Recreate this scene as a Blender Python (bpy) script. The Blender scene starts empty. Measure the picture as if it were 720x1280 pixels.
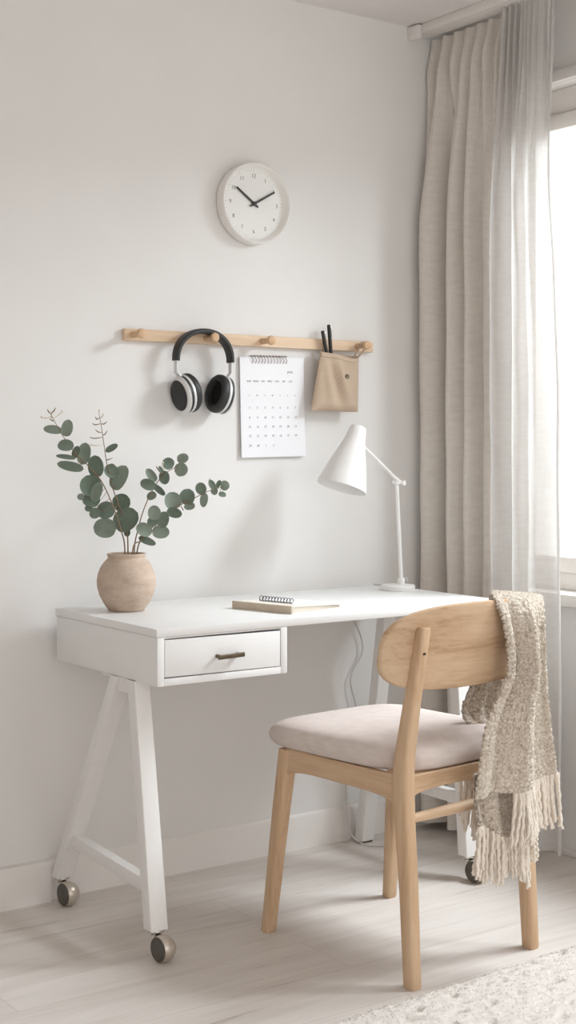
import bpy, bmesh, math, random
import numpy as np
from mathutils import Vector, Matrix, noise
random.seed(7); np.random.seed(7)
PI = math.pi
SC = bpy.context.scene
COL = SC.collection

# ------------------------------------------------------------------ camera
FPX, CX, CY, CH = 1771.0, 360.0, 559.0, 1.142
YAW = math.radians(35.02)
FW = np.array([math.sin(YAW), math.cos(YAW), 0.0]); RT = np.array([math.cos(YAW), -math.sin(YAW), 0.0])
cam = bpy.data.cameras.new('camera'); co = bpy.data.objects.new('camera', cam); COL.objects.link(co)
co.location = (0, 0, CH); co.rotation_euler = (PI/2, 0, -YAW)
cam.sensor_fit = 'VERTICAL'; cam.sensor_height = 36.0; cam.lens = FPX/1280*36.0
cam.shift_y = -(640-CY)/1280.0
SC.camera = co

def ray(px, py):
    r = FW + RT*(px-CX)/FPX; return np.array([r[0], r[1], -(py-CY)/FPX])
def wy(px, py, y):                      # point of the place at depth plane y
    r = ray(px, py); k = y/r[1]; return Vector((r[0]*k, y, CH+r[2]*k))

# ------------------------------------------------------------------ materials
def lin(c):
    return tuple(((v/255)/12.92 if v/255 <= .04045 else ((v/255+.055)/1.055)**2.4) for v in c) + (1.0,)
class NT:
    def __init__(s, name):
        s.m = bpy.data.materials.new(name); s.m.use_nodes = True; s.t = s.m.node_tree
        s.b = s.t.nodes['Principled BSDF']; s.out = s.t.nodes['Material Output']
    def n(s, typ, **kw):
        nd = s.t.nodes.new(typ)
        for k, v in kw.items():
            if k in nd.inputs.keys(): nd.inputs[k].default_value = v
            else: setattr(nd, k, v)
        return nd
    def l(s, a, b): s.t.links.new(a, b)
def ramp(t, fac, stops):
    r = t.n('ShaderNodeValToRGB'); e = r.color_ramp.elements
    while len(e) < len(stops): e.new(.5)
    for el, (p, c) in zip(e, stops): el.position = p; el.color = c
    t.l(fac, r.inputs['Fac']); return r.outputs['Color']
def coords(t, scale=(1,1,1), kind='Object', rot=(0,0,0)):
    tc = t.n('ShaderNodeTexCoord'); mp = t.n('ShaderNodeMapping'); mp.inputs['Scale'].default_value = scale
    mp.inputs['Rotation'].default_value = rot
    t.l(tc.outputs[kind], mp.inputs['Vector']); return mp.outputs['Vector']
def bump(t, h, strength, dist=.001):
    b = t.n('ShaderNodeBump'); b.inputs['Strength'].default_value = strength; b.inputs['Distance'].default_value = dist
    t.l(h, b.inputs['Height']); t.l(b.outputs['Normal'], t.b.inputs['Normal']); return b
def plain(name, c, rough=.5, metal=0, var=.04, nscale=30, bmp=.1, bdist=.0005, spec=.4, coat=0):
    t = NT(name); v = coords(t)
    nz = t.n('ShaderNodeTexNoise', Scale=nscale, Detail=4.0); t.l(v, nz.inputs['Vector'])
    a = lin(c); lo = tuple(x*(1-var) for x in a[:3])+(1,); hi = tuple(min(1, x*(1+var)) for x in a[:3])+(1,)
    t.l(ramp(t, nz.outputs['Fac'], [(.3, lo), (.7, hi)]), t.b.inputs['Base Color'])
    t.b.inputs['Roughness'].default_value = rough; t.b.inputs['Metallic'].default_value = metal
    t.b.inputs['Specular IOR Level'].default_value = spec
    if coat: t.b.inputs['Coat Weight'].default_value = coat
    if bmp: bump(t, nz.outputs['Fac'], bmp, bdist)
    return t.m
def wood(name, c1, c2, c3, axis, scale=1.0, rough=.5):
    t = NT(name)
    sc = {'x': (2.2, 26, 26), 'y': (26, 2.2, 26), 'z': (26, 26, 2.2)}[axis]
    v = coords(t, tuple(s*scale for s in sc))
    n1 = t.n('ShaderNodeTexNoise', Scale=1.0, Detail=5.0, Roughness=.6, Distortion=.6); t.l(v, n1.inputs['Vector'])
    v2 = coords(t, tuple(s*scale*(6 if s > 5 else 3) for s in sc))
    n2 = t.n('ShaderNodeTexNoise', Scale=1.0, Detail=3.0, Roughness=.7); t.l(v2, n2.inputs['Vector'])
    mx = t.n('ShaderNodeMath', operation='MULTIPLY_ADD'); mx.inputs[1].default_value = .35; t.l(n2.outputs['Fac'], mx.inputs[0]); 
    m2 = t.n('ShaderNodeMath', operation='MULTIPLY'); m2.inputs[1].default_value = .65; t.l(n1.outputs['Fac'], m2.inputs[0]); t.l(m2.outputs[0], mx.inputs[2])
    t.l(ramp(t, mx.outputs[0], [(.32, lin(c1)), (.5, lin(c2)), (.68, lin(c3))]), t.b.inputs['Base Color'])
    t.b.inputs['Roughness'].default_value = rough; t.b.inputs['Specular IOR Level'].default_value = .3
    bump(t, n2.outputs['Fac'], .15, .0004)
    return t.m
def weave(name, c1, c2, sx, sz, thru=0.0, clear=0.0, rough=.9, strength=.4, noise_amt=.5):
    """Woven cloth: two crossed thread waves; thru = light let through, clear = open share of a sheer cloth."""
    t = NT(name); v = coords(t)
    w1 = t.n('ShaderNodeTexWave', Scale=sx, Distortion=1.5, Detail=2.0); w1.bands_direction = 'DIAGONAL'
    vm = coords(t, (1, 1, 0)); t.l(vm, w1.inputs['Vector'])
    w2 = t.n('ShaderNodeTexWave', Scale=sz, Distortion=2.5, Detail=2.0); w2.bands_direction = 'Z'; t.l(v, w2.inputs['Vector'])
    vs = coords(t, (60, 60, 900)); nz = t.n('ShaderNodeTexNoise', Scale=1.0, Detail=3.0); t.l(coords(t, (30, 30, 110)), nz.inputs['Vector'])
    ad = t.n('ShaderNodeMath', operation='ADD'); t.l(w1.outputs['Fac'], ad.inputs[0]); t.l(w2.outputs['Fac'], ad.inputs[1])
    mu = t.n('ShaderNodeMath', operation='MULTIPLY_ADD'); mu.inputs[1].default_value = .5*(1-noise_amt); t.l(ad.outputs[0], mu.inputs[0])
    nm = t.n('ShaderNodeMath', operation='MULTIPLY'); nm.inputs[1].default_value = noise_amt; t.l(nz.outputs['Fac'], nm.inputs[0]); t.l(nm.outputs[0], mu.inputs[2])
    c = ramp(t, mu.outputs[0], [(.25, lin(c1)), (.75, lin(c2))])
    t.l(c, t.b.inputs['Base Color']); t.b.inputs['Roughness'].default_value = rough; t.b.inputs['Specular IOR Level'].default_value = .1
    b = bump(t, mu.outputs[0], strength, .0008)
    last = t.b.outputs[0]
    if thru:
        tr = t.n('ShaderNodeBsdfTranslucent'); t.l(c, tr.inputs['Color']); ms = t.n('ShaderNodeMixShader'); ms.inputs[0].default_value = thru
        t.l(last, ms.inputs[1]); t.l(tr.outputs[0], ms.inputs[2]); last = ms.outputs[0]
    if clear:
        tp = t.n('ShaderNodeBsdfTransparent'); ms = t.n('ShaderNodeMixShader'); ms.inputs[0].default_value = clear
        t.l(last, ms.inputs[1]); t.l(tp.outputs[0], ms.inputs[2]); last = ms.outputs[0]
    t.l(last, t.out.inputs['Surface'])
    return t.m
def floor_mat():
    t = NT('whitewashed_planks'); v = coords(t)
    br = t.n('ShaderNodeTexBrick'); br.offset = .37; br.offset_frequency = 2
    for k, val in dict(Scale=1.0).items(): br.inputs[k].default_value = val
    br.inputs['Mortar Size'].default_value = .0012; br.inputs['Mortar Smooth'].default_value = .3
    br.inputs['Brick Width'].default_value = 1.9; br.inputs['Row Height'].default_value = .19
    br.inputs['Color1'].default_value = (.2, .2, .2, 1); br.inputs['Color2'].default_value = (.8, .8, .8, 1); br.inputs['Mortar'].default_value = (0, 0, 0, 1)
    t.l(v, br.inputs['Vector'])
    off = t.n('ShaderNodeVectorMath', operation='ADD'); sc = t.n('ShaderNodeVectorMath', operation='SCALE'); sc.inputs['Scale'].default_value = 9.0
    t.l(br.outputs['Color'], sc.inputs[0]); t.l(v, off.inputs[0]); t.l(sc.outputs[0], off.inputs[1])
    mp = t.n('ShaderNodeMapping'); mp.inputs['Scale'].default_value = (2.0, 22, 1); t.l(off.outputs[0], mp.inputs['Vector'])
    n1 = t.n('ShaderNodeTexNoise', Scale=1.0, Detail=6.0, Roughness=.62, Distortion=.8); t.l(mp.outputs[0], n1.inputs['Vector'])
    mp2 = t.n('ShaderNodeMapping'); mp2.inputs['Scale'].default_value = (5, 90, 1); t.l(off.outputs[0], mp2.inputs['Vector'])
    n2 = t.n('ShaderNodeTexNoise', Scale=1.0, Detail=4.0); t.l(mp2.outputs[0], n2.inputs['Vector'])
    c1 = ramp(t, n1.outputs['Fac'], [(.28, lin((184,174,166))), (.36, lin((208,200,193))), (.55, lin((216,209,203))), (.8, lin((222,216,210)))])
    c2 = ramp(t, n2.outputs['Fac'], [(.3, (.955, .95, .945, 1)), (.55, (1, 1, 1, 1))])
    mx = t.n('ShaderNodeMixRGB', blend_type='MULTIPLY'); mx.inputs[0].default_value = 1; t.l(c1, mx.inputs[1]); t.l(c2, mx.inputs[2])
    pl = ramp(t, br.outputs['Color'], [(0, (.95, .945, .94, 1)), (1, (1, 1, 1, 1))])
    m3 = t.n('ShaderNodeMixRGB', blend_type='MULTIPLY'); m3.inputs[0].default_value = 1; t.l(mx.outputs[0], m3.inputs[1]); t.l(pl, m3.inputs[2])
    m4 = t.n('ShaderNodeMixRGB', blend_type='MIX'); t.l(br.outputs['Fac'], m4.inputs[0]); t.l(m3.outputs[0], m4.inputs[1]); m4.inputs[2].default_value = lin((192,183,175))
    t.l(m4.outputs[0], t.b.inputs['Base Color']); t.b.inputs['Roughness'].default_value = .48; t.b.inputs['Specular IOR Level'].default_value = .35
    bump(t, n2.outputs['Fac'], .12, .0004)
    return t.m
def knit_mat(name, c1, c2, scale, strength=1.0, dist=.003):
    t = NT(name); v = coords(t)
    vo = t.n('ShaderNodeTexVoronoi', Scale=scale); t.l(v, vo.inputs['Vector'])
    nz = t.n('ShaderNodeTexNoise', Scale=scale*.6, Detail=5.0, Roughness=.7); t.l(v, nz.inputs['Vector'])
    mx = t.n('ShaderNodeMath', operation='SUBTRACT'); t.l(nz.outputs['Fac'], mx.inputs[0]); 
    h = t.n('ShaderNodeMath', operation='MULTIPLY'); h.inputs[1].default_value = .45; t.l(vo.outputs['Distance'], h.inputs[0]); t.l(h.outputs[0], mx.inputs[1])
    t.l(ramp(t, mx.outputs[0], [(.05, lin(c1)), (.5, lin(c2))]), t.b.inputs['Base Color'])
    t.b.inputs['Roughness'].default_value = .95; t.b.inputs['Specular IOR Level'].default_value = .05
    t.b.inputs['Sheen Weight'].default_value = .25
    bump(t, mx.outputs[0], strength, dist)
    return t.m
def leaf_mat():
    t = NT('eucalyptus_leaf'); v = coords(t)
    oi = t.n('ShaderNodeObjectInfo')
    nz = t.n('ShaderNodeTexNoise', Scale=45.0, Detail=4.0); t.l(v, nz.inputs['Vector'])
    ad = t.n('ShaderNodeMath', operation='MULTIPLY_ADD'); ad.inputs[1].default_value = .55; t.l(oi.outputs['Random'], ad.inputs[0])
    m = t.n('ShaderNodeMath', operation='MULTIPLY'); m.inputs[1].default_value = .45; t.l(nz.outputs['Fac'], m.inputs[0]); t.l(m.outputs[0], ad.inputs[2])
    c = ramp(t, ad.outputs[0], [(.1, lin((100,115,101))), (.5, lin((126,140,126))), (.9, lin((154,166,153)))])
    t.l(c, t.b.inputs['Base Color']); t.b.inputs['Roughness'].default_value = .6; t.b.inputs['Specular IOR Level'].default_value = .3
    tr = t.n('ShaderNodeBsdfTranslucent'); t.l(c, tr.inputs['Color']); ms = t.n('ShaderNodeMixShader'); ms.inputs[0].default_value = .15
    t.l(t.b.outputs[0], ms.inputs[1]); t.l(tr.outputs[0], ms.inputs[2]); t.l(ms.outputs[0], t.out.inputs['Surface'])
    return t.m
def stone():
    t = NT('matte_stoneware'); v = coords(t, (1, 1, 2.2))
    n1 = t.n('ShaderNodeTexNoise', Scale=17.0, Detail=6.0, Roughness=.7); t.l(v, n1.inputs['Vector'])
    n2 = t.n('ShaderNodeTexNoise', Scale=240.0, Detail=3.0, Roughness=.7); t.l(v, n2.inputs['Vector'])
    a = t.n('ShaderNodeMath', operation='MULTIPLY_ADD'); a.inputs[1].default_value = .4; t.l(n2.outputs['Fac'], a.inputs[0])
    b = t.n('ShaderNodeMath', operation='MULTIPLY'); b.inputs[1].default_value = .6; t.l(n1.outputs['Fac'], b.inputs[0]); t.l(b.outputs[0], a.inputs[2])
    t.l(ramp(t, a.outputs[0], [(.3, lin((160,142,127))), (.48, lin((190,170,153))), (.68, lin((207,191,176)))]), t.b.inputs['Base Color'])
    t.b.inputs['Roughness'].default_value = .9; t.b.inputs['Specular IOR Level'].default_value = .15; bump(t, a.outputs[0], .4, .0012)
    return t.m
def glass_mat():
    t = NT('window_glass'); gl = t.n('ShaderNodeBsdfGlossy'); gl.inputs['Roughness'].default_value = .02
    tp = t.n('ShaderNodeBsdfTransparent'); ms = t.n('ShaderNodeMixShader'); ms.inputs[0].default_value = .05
    nz = t.n('ShaderNodeTexNoise', Scale=3.0); t.l(coords(t), nz.inputs['Vector'])
    t.l(ramp(t, nz.outputs['Fac'], [(0, (.95, .97, .97, 1)), (1, (1, 1, 1, 1))]), tp.inputs['Color'])
    t.l(tp.outputs[0], ms.inputs[1]); t.l(gl.outputs[0], ms.inputs[2]); t.l(ms.outputs[0], t.out.inputs['Surface'])
    return t.m

M = {}
M['wall'] = plain('wall_paint', (226,224,222), .85, var=.012, nscale=6, bmp=.05, bdist=.0006, spec=.2)
M['ceil'] = plain('ceiling_paint', (224,220,217), .9, var=.01, nscale=6, bmp=.04, spec=.15)
M['trim'] = plain('trim_paint', (228,224,220), .5, var=.012, nscale=12, bmp=.03)
M['floor'] = floor_mat()
M['desk'] = plain('white_lacquer', (231,230,229), .40, var=.01, nscale=10, bmp=.02, spec=.4)
M['metalwhite'] = plain('white_powder_coat', (230,228,226), .42, var=.015, nscale=60, bmp=.05)
M['chrome'] = plain('satin_chrome', (200,196,190), .25, metal=1, var=.03, nscale=40, bmp=.02)
M['shell'] = plain('satin_nickel_shell', (206,197,186), .34, metal=.8, var=.03, nscale=60, bmp=.03)
M['rubber'] = plain('dark_grey_rubber', (88,84,77), .55, var=.06, nscale=80)
M['black'] = plain('black_plastic', (36,35,34), .45, var=.1, nscale=50)
M['bronze'] = plain('aged_bronze', (112,101,84), .42, metal=.8, var=.12, nscale=60)
M['gap'] = plain('drawer_shadow_gap', (120,114,108), .8)
M['oakx'] = wood('oak_along_x', (176,142,110), (204,174,143), (217,190,161), 'x')
M['oaky'] = wood('oak_along_y', (186,153,121), (203,172,141), (213,185,156), 'y')
M['oakz'] = wood('oak_along_z', (184,151,119), (202,171,139), (212,184,154), 'z')
M['beech'] = wood('beech_rail', (208,178,148), (221,194,166), (228,204,178), 'x')
M['peg'] = wood('beech_peg', (190,154,120), (205,170,136), (216,184,150), 'y')
M['seat'] = weave('blush_seat_fabric', (206,193,187), (220,208,202), 330, 330, strength=.25, noise_amt=.85)
M['linen'] = weave('grey_linen', (209,202,194), (222,215,208), 260, 260, thru=.05, strength=.35, noise_amt=.8)
M['sheer'] = weave('white_sheer', (220,217,214), (230,228,226), 300, 300, thru=.42, clear=.36, strength=.25, noise_amt=.8)
M['pouch'] = weave('tan_canvas', (183,162,142), (199,179,159), 420, 420, strength=.4, noise_amt=.4)
M['blanket'] = knit_mat('boucle_wool', (186,171,154), (230,220,208), 190)
M['fringe'] = knit_mat('cream_wool_yarn', (222,210,196), (240,232,222), 300, .6, .001)
M['rug'] = knit_mat('cream_shag', (203,196,189), (219,212,206), 120, .6, .003)
M['vase'] = stone()
M['stem'] = plain('brown_green_stem', (126,104,82), .7, var=.2, nscale=200)
M['bud'] = plain('pale_bud', (216,208,190), .8, var=.1, nscale=150)
M['leaf'] = leaf_mat()
M['dial'] = plain('clock_dial_paper', (230,229,226), .6, var=.005, nscale=10, bmp=0)
M['clockrim'] = plain('clock_case_white', (233,230,226), .5, var=.01, nscale=20, bmp=.02)
M['ink'] = plain('grey_ink', (105,103,101), .7)
M['inklight'] = plain('pale_grey_ink', (172,171,173), .7)
M['hand'] = plain('charcoal_hand', (52,51,50), .5)
M['paper'] = plain('white_paper', (234,234,237), .75, var=.006, nscale=10, bmp=.02)
M['pages'] = wood('cream_page_edges', (205,194,180), (221,211,198), (232,224,213), 'x', 1.0, .8)
M['cover'] = plain('cream_cover', (226,220,211), .7, var=.02, nscale=40, bmp=.06)
M['spine'] = plain('tan_cloth_spine', (200,186,168), .85, var=.06, nscale=220, bmp=.3)
M['wire'] = plain('dark_wire', (58,54,52), .45, var=.05)
M['calwire'] = plain('bronze_wire', (150,132,122), .4, metal=.7, var=.05)
M['phoneblack'] = plain('black_leatherette', (46,46,46), .5, var=.08, nscale=200, bmp=.2)
M['phonefoam'] = plain('black_ear_mesh', (20,20,20), .9, var=.1, nscale=300, bmp=.3)
M['silver'] = plain('silver_plastic', (214,213,212), .35, metal=.15, var=.02, nscale=60, bmp=.02)
M['cord'] = plain('pale_grey_cord', (196,192,186), .5, var=.05)
M['glass'] = glass_mat()
M['mark'] = plain('dark_slot', (58,46,36), .8)

# ------------------------------------------------------------------ geometry helpers
def new(): return bmesh.new()
def faces_from(bm, V, F, smooth=True):
    vs = [bm.verts.new(v) for v in V]
    for f in F:
        try:
            fc = bm.faces.new([vs[i] for i in f]); fc.smooth = smooth
        except ValueError: pass
    return vs
def merge(bm, b2, mat=None):
    if mat is not None: bmesh.ops.transform(b2, matrix=mat, verts=b2.verts)
    me = bpy.data.meshes.new('tmp'); b2.to_mesh(me); bm.from_mesh(me); bpy.data.meshes.remove(me); b2.free()
def box(bm, x0, x1, y0, y1, z0, z1, bev=.002, seg=2, mat=None):
    b = new(); r = bmesh.ops.create_cube(b, size=1.0)
    for v in b.verts: v.co = Vector((x0+(x1-x0)*(v.co.x+.5), y0+(y1-y0)*(v.co.y+.5), z0+(z1-z0)*(v.co.z+.5)))
    if bev: bmesh.ops.bevel(b, geom=list(b.edges), offset=bev, segments=seg, profile=.5, affect='EDGES')
    merge(bm, b, mat)
def sweep(bm, stations, rc=.2, nc=3, caps=True):
    """stations: (point, width x, depth y) -> rounded rectangular post with horizontal cross-sections."""
    rings = []
    for p, w, d in stations:
        r = rc*min(w, d); ring = []
        for (sx, sy, a0) in ((1,1,0), (-1,1,PI/2), (-1,-1,PI), (1,-1,1.5*PI)):
            for k in range(nc+1):
                a = a0+PI/2*k/nc
                ring.append(Vector((p[0]+sx*(w/2-r)+r*math.cos(a), p[1]+sy*(d/2-r)+r*math.sin(a), p[2])))
        rings.append(ring)
    loft(bm, rings, caps=caps)
def loft(bm, rings, caps=True, closed=True, smooth=True):
    n = len(rings[0]); V = [v for r in rings for v in r]; F = []
    for i in range(len(rings)-1):
        for j in range(n if closed else n-1):
            k = (j+1) % n
            F.append((i*n+j, i*n+k, (i+1)*n+k, (i+1)*n+j))
    if caps: F.append(tuple(range(n))[::-1]); F.append(tuple((len(rings)-1)*n+j for j in range(n)))
    faces_from(bm, V, F, smooth)
def bar(bm, p0, p1, w, h, rc=.15, up=Vector((0,0,1)), w1=None, h1=None):
    """rectangular bar p0-p1; h measured along `up`, w across it."""
    p0 = Vector(p0); p1 = Vector(p1); d = (p1-p0).normalized(); s = d.cross(up).normalized(); u = s.cross(d)
    rings = []
    for p, ww, hh in ((p0, w, h), (p1, w1 or w, h1 or h)):
        r = rc*min(ww, hh); ring = []
        for (sx, sy, a0) in ((1,1,0), (-1,1,PI/2), (-1,-1,PI), (1,-1,1.5*PI)):
            for k in range(3):
                a = a0+PI/4*k
                ring.append(p+s*(sx*(ww/2-r)+r*math.cos(a))+u*(sy*(hh/2-r)+r*math.sin(a)))
        rings.append(ring)
    loft(bm, rings)
def smooth_path(pts, n=8):
    P = [Vector(p) for p in pts]; out = []
    for i in range(len(P)-1):
        a = P[max(i-1, 0)]; b = P[i]; c = P[i+1]; d = P[min(i+2, len(P)-1)]
        for k in range(n):
            t = k/n
            out.append(.5*((2*b)+(c-a)*t+(2*a-5*b+4*c-d)*t*t+(3*b-a-3*c+d)*t**3))
    out.append(P[-1]); return out
def tube(bm, pts, r, n=8, caps=True):
    P = [Vector(p) for p in pts]; rings = []; prev = None
    for i, p in enumerate(P):
        d = (P[min(i+1, len(P)-1)]-P[max(i-1, 0)])
        d = d.normalized() if d.length > 1e-9 else Vector((0,0,1))
        if prev is None:
            a = d.cross(Vector((0,0,1)) if abs(d.z) < .9 else Vector((1,0,0))).normalized()
        else:
            a = prev-d*prev.dot(d); a = a.normalized() if a.length > 1e-6 else d.orthogonal().normalized()
        prev = a; b = d.cross(a)
        rr = r(i/(len(P)-1)) if callable(r) else r
        rings.append([p+(a*math.cos(2*PI*k/n)+b*math.sin(2*PI*k/n))*rr for k in range(n)])
    loft(bm, rings, caps)
def lathe(bm, prof, mat=None, n=48):
    """prof: (radius, height); r=0 ends close to a point."""
    b = new(); rings = []
    for r, z in prof:
        rings.append([Vector((max(r, 1e-5)*math.cos(2*PI*k/n), max(r, 1e-5)*math.sin(2*PI*k/n), z)) for k in range(n)])
    loft(b, rings, caps=False)
    bmesh.ops.remove_doubles(b, verts=b.verts, dist=2e-5)
    merge(bm, b, mat)
def axis_mat(origin, z, xhint=Vector((0,0,1))):
    z = Vector(z).normalized(); x = Vector(xhint); x = x-z*x.dot(z)
    x = x.normalized() if x.length > 1e-5 else z.orthogonal().normalized()
    y = z.cross(x)
    return Matrix.Translation(Vector(origin)) @ Matrix((x, y, z)).transposed().to_4x4()
def sphere(bm, c, r, sc=(1,1,1), n=12):
    b = new(); bmesh.ops.create_uvsphere(b, u_segments=n, v_segments=max(6, n*2//3), radius=1)
    for f in b.faces: f.smooth = True
    merge(bm, b, Matrix.Translation(Vector(c)) @ Matrix.Diagonal((r*sc[0], r*sc[1], r*sc[2], 1)))
def grid(bm, P, smooth=True):
    h, w = P.shape[:2]; V = P.reshape(-1, 3).tolist()
    F = [(i*w+j, i*w+j+1, (i+1)*w+j+1, (i+1)*w+j) for i in range(h-1) for j in range(w-1)]
    faces_from(bm, V, F, smooth)
def sheet(bm, P, th, smooth=True):
    """closed thick cloth from a grid of points"""
    du = np.gradient(P, axis=1); dv = np.gradient(P, axis=0); N = np.cross(du, dv); N /= np.linalg.norm(N, axis=2, keepdims=True)+1e-9
    A = P+N*th/2; B = P-N*th/2; h, w = P.shape[:2]; n = h*w
    V = A.reshape(-1, 3).tolist()+B.reshape(-1, 3).tolist(); F = []
    for i in range(h-1):
        for j in range(w-1):
            a = (i*w+j, i*w+j+1, (i+1)*w+j+1, (i+1)*w+j); F.append(a); F.append(tuple(n+k for k in a[::-1]))
    for i in range(h-1):
        F.append((i*w, (i+1)*w, n+(i+1)*w, n+i*w)); F.append(((i+1)*w+w-1, i*w+w-1, n+i*w+w-1, n+(i+1)*w+w-1))
    for j in range(w-1):
        F.append((j+1, j, n+j, n+j+1)); F.append(((h-1)*w+j, (h-1)*w+j+1, n+(h-1)*w+j+1, n+(h-1)*w+j))
    faces_from(bm, V, F, smooth)
    return N
ROOT = {}
def obj(name, bm, mat, parent=None, local=False, flat=False):
    """one mesh object; vertices given in world space are brought into the parent's own space"""
    bmesh.ops.recalc_face_normals(bm, faces=bm.faces)
    root = ROOT.get(parent.name) if parent else None
    if root is not None and not local: bmesh.ops.transform(bm, matrix=root.inverted(), verts=bm.verts)
    me = bpy.data.meshes.new(name); bm.to_mesh(me); bm.free()
    o = bpy.data.objects.new(name, me); COL.objects.link(o)
    for m in (mat if isinstance(mat, (list, tuple)) else [mat]): me.materials.append(M[m])
    if flat:
        for p in me.polygons: p.use_smooth = False
    else:
        try: me.set_sharp_from_angle(angle=math.radians(38))
        except Exception: pass
    if parent: o.parent = parent; ROOT[o.name] = root if root is not None else Matrix()
    return o
def tag(o, label, cat, group=None):
    o['label'] = label; o['category'] = cat
    if group: o['group'] = group
    return o
def thing(name, label, cat, loc=(0,0,0), rz=0, group=None):
    o = bpy.data.objects.new(name, None); COL.objects.link(o); o.location = loc; o.rotation_euler = (0,0,rz); o.empty_display_size = .05
    ROOT[o.name] = Matrix.Translation(Vector(loc)) @ Matrix.Rotation(rz, 4, 'Z')
    return tag(o, label, cat, group)
def own(name, bm, mat, label, cat, origin, group=None):
    """a thing that is one mesh, with its origin at its base"""
    bmesh.ops.translate(bm, vec=-Vector(origin), verts=bm.verts)
    o = obj(name, bm, mat); o.location = origin; return tag(o, label, cat, group)
def struct(name, bm, mat, parent=None):
    o = obj(name, bm, mat, parent); o['kind'] = 'structure'; return o
def text_bm(bm, body, size, mat, align='CENTER', depth=.0003, bold=0.0):
    cu = bpy.data.curves.new('t', 'FONT'); cu.body = body; cu.size = size; cu.align_x = align; cu.align_y = 'CENTER'; cu.extrude = depth; cu.offset = bold; cu.resolution_u = 3
    o = bpy.data.objects.new('t', cu); COL.objects.link(o)
    bpy.context.view_layer.update()
    me = bpy.data.meshes.new_from_object(o.evaluated_get(bpy.context.evaluated_depsgraph_get()))
    b = new(); b.from_mesh(me); bpy.data.meshes.remove(me); bpy.data.objects.remove(o); bpy.data.curves.remove(cu)
    merge(bm, b, mat)

# ------------------------------------------------------------------ room
WB, WR, CE = 3.28, 2.92, 2.406
WY0, WY1, WZ0, WZ1 = .95, 3.06, .735, 2.17          # window opening
XL, YB = -1.5, -1.2
b = new(); box(b, XL-.12, WR+.25, WB, WB+.12, -.05, CE+.1, 0); struct('wall_back', b, 'wall')
b = new()
box(b, WR, WR+.22, WY1, WB, 0, CE, 0); box(b, WR, WR+.22, YB, WY0, 0, CE, 0)
box(b, WR, WR+.22, WY0, WY1, 0, WZ0-.035, 0); box(b, WR, WR+.22, WY0, WY1, WZ1, CE, 0)
struct('wall_right', b, 'wall')
b = new(); box(b, XL-.12, XL, YB, WB, 0, CE, 0); struct('wall_left', b, 'wall')
b = new(); box(b, XL-.12, WR+.25, YB, WB+.12, CE, CE+.1, 0); struct('ceiling', b, 'ceil')
b = new(); box(b, XL-.12, WR+.25, YB, WB+.12, -.06, 0, 0); struct('floor', b, 'floor')
def skirting(x0, x1, yw, yf, h):
    b = new(); prof = [(yw, 0), (yf, 0), (yf, h-.012), (yf+.002, h-.006), (yf+.005, h-.001), (yw, h)]
    loft(b, [[Vector((x, y, z)) for y, z in prof] for x in (x0, x1)], smooth=False); return b
struct('baseboard_back', skirting(1.556, WR, WB, 3.274, .1), 'trim')
struct('baseboard_left', skirting(XL, 1.556, WB, 3.254, .103), 'trim')
b = new(); box(b, WR-.012, WR, YB, WB-.006, 0, .018, .003); struct('baseboard_right', b, 'trim')
# window
win = bpy.data.objects.new('window_1', None); COL.objects.link(win); win.location = (WR, (WY0+WY1)/2, WZ0); win['kind'] = 'structure'
ROOT['window_1'] = Matrix.Translation(win.location)
b = new()
box(b, WR-.018, WR, WY0-.03, WY1+.03, WZ1, WZ1+.032, .003)
box(b, WR-.018, WR, WY1, WY1+.03, WZ0, WZ1, .003); box(b, WR-.018, WR, WY0-.03, WY0, WZ0, WZ1, .003)
obj('casing', b, 'trim', win)
b = new(); fx0, fx1 = WR+.05, WR+.11
box(b, fx0, fx1, WY0, WY1, WZ1-.075, WZ1, .004); box(b, fx0, fx1, WY0, WY1, WZ0, WZ0+.05, .004)
for ya, yb in ((WY0, WY0+.05), (WY1-.05, WY1), (1.93, 1.99)): box(b, fx0, fx1, ya, yb, WZ0+.05, WZ1-.075, .004)
obj('window_frame', b, 'trim', win)
for ya, yb in ((WY0+.05, 1.93), (1.99, WY1-.05)):
    b = new(); za, zb = WZ0+.05, WZ1-.075; w = .045
    box(b, fx0-.012, fx1-.01, ya, yb, zb-w, zb, .004); box(b, fx0-.012, fx1-.01, ya, yb, za, za+w, .004)
    box(b, fx0-.012, fx1-.01, ya, ya+w, za+w, zb-w, .004); box(b, fx0-.012, fx1-.01, yb-w, yb, za+w, zb-w, .004)
    s = obj('sash', b, 'trim', win)
    g = new(); box(g, fx0+.02, fx0+.024, ya+w-.005, yb-w+.005, za+w-.005, zb-w+.005, 0); obj('pane', g, 'glass', s)
b = new(); box(b, WR-.045, WR+.12, WY0-.05, WY1+.05, WZ0-.035, WZ0, .005); obj('window_sill', b, 'trim', win)
# curtain rail
t = thing('curtain_rail', 'white curtain track fixed along the ceiling above the curtains', 'curtain rail', (2.78, 2.4, CE))
b = new(); box(b, 2.752, 2.812, 1.5, WB-.004, CE-.028, CE, .003); obj('track', b, 'trim', t)
b = new(); box(b, 2.735, 2.752, WB-.05, WB, CE-.045, CE-.004, .003); obj('end_bracket', b, 'trim', t)

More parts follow.
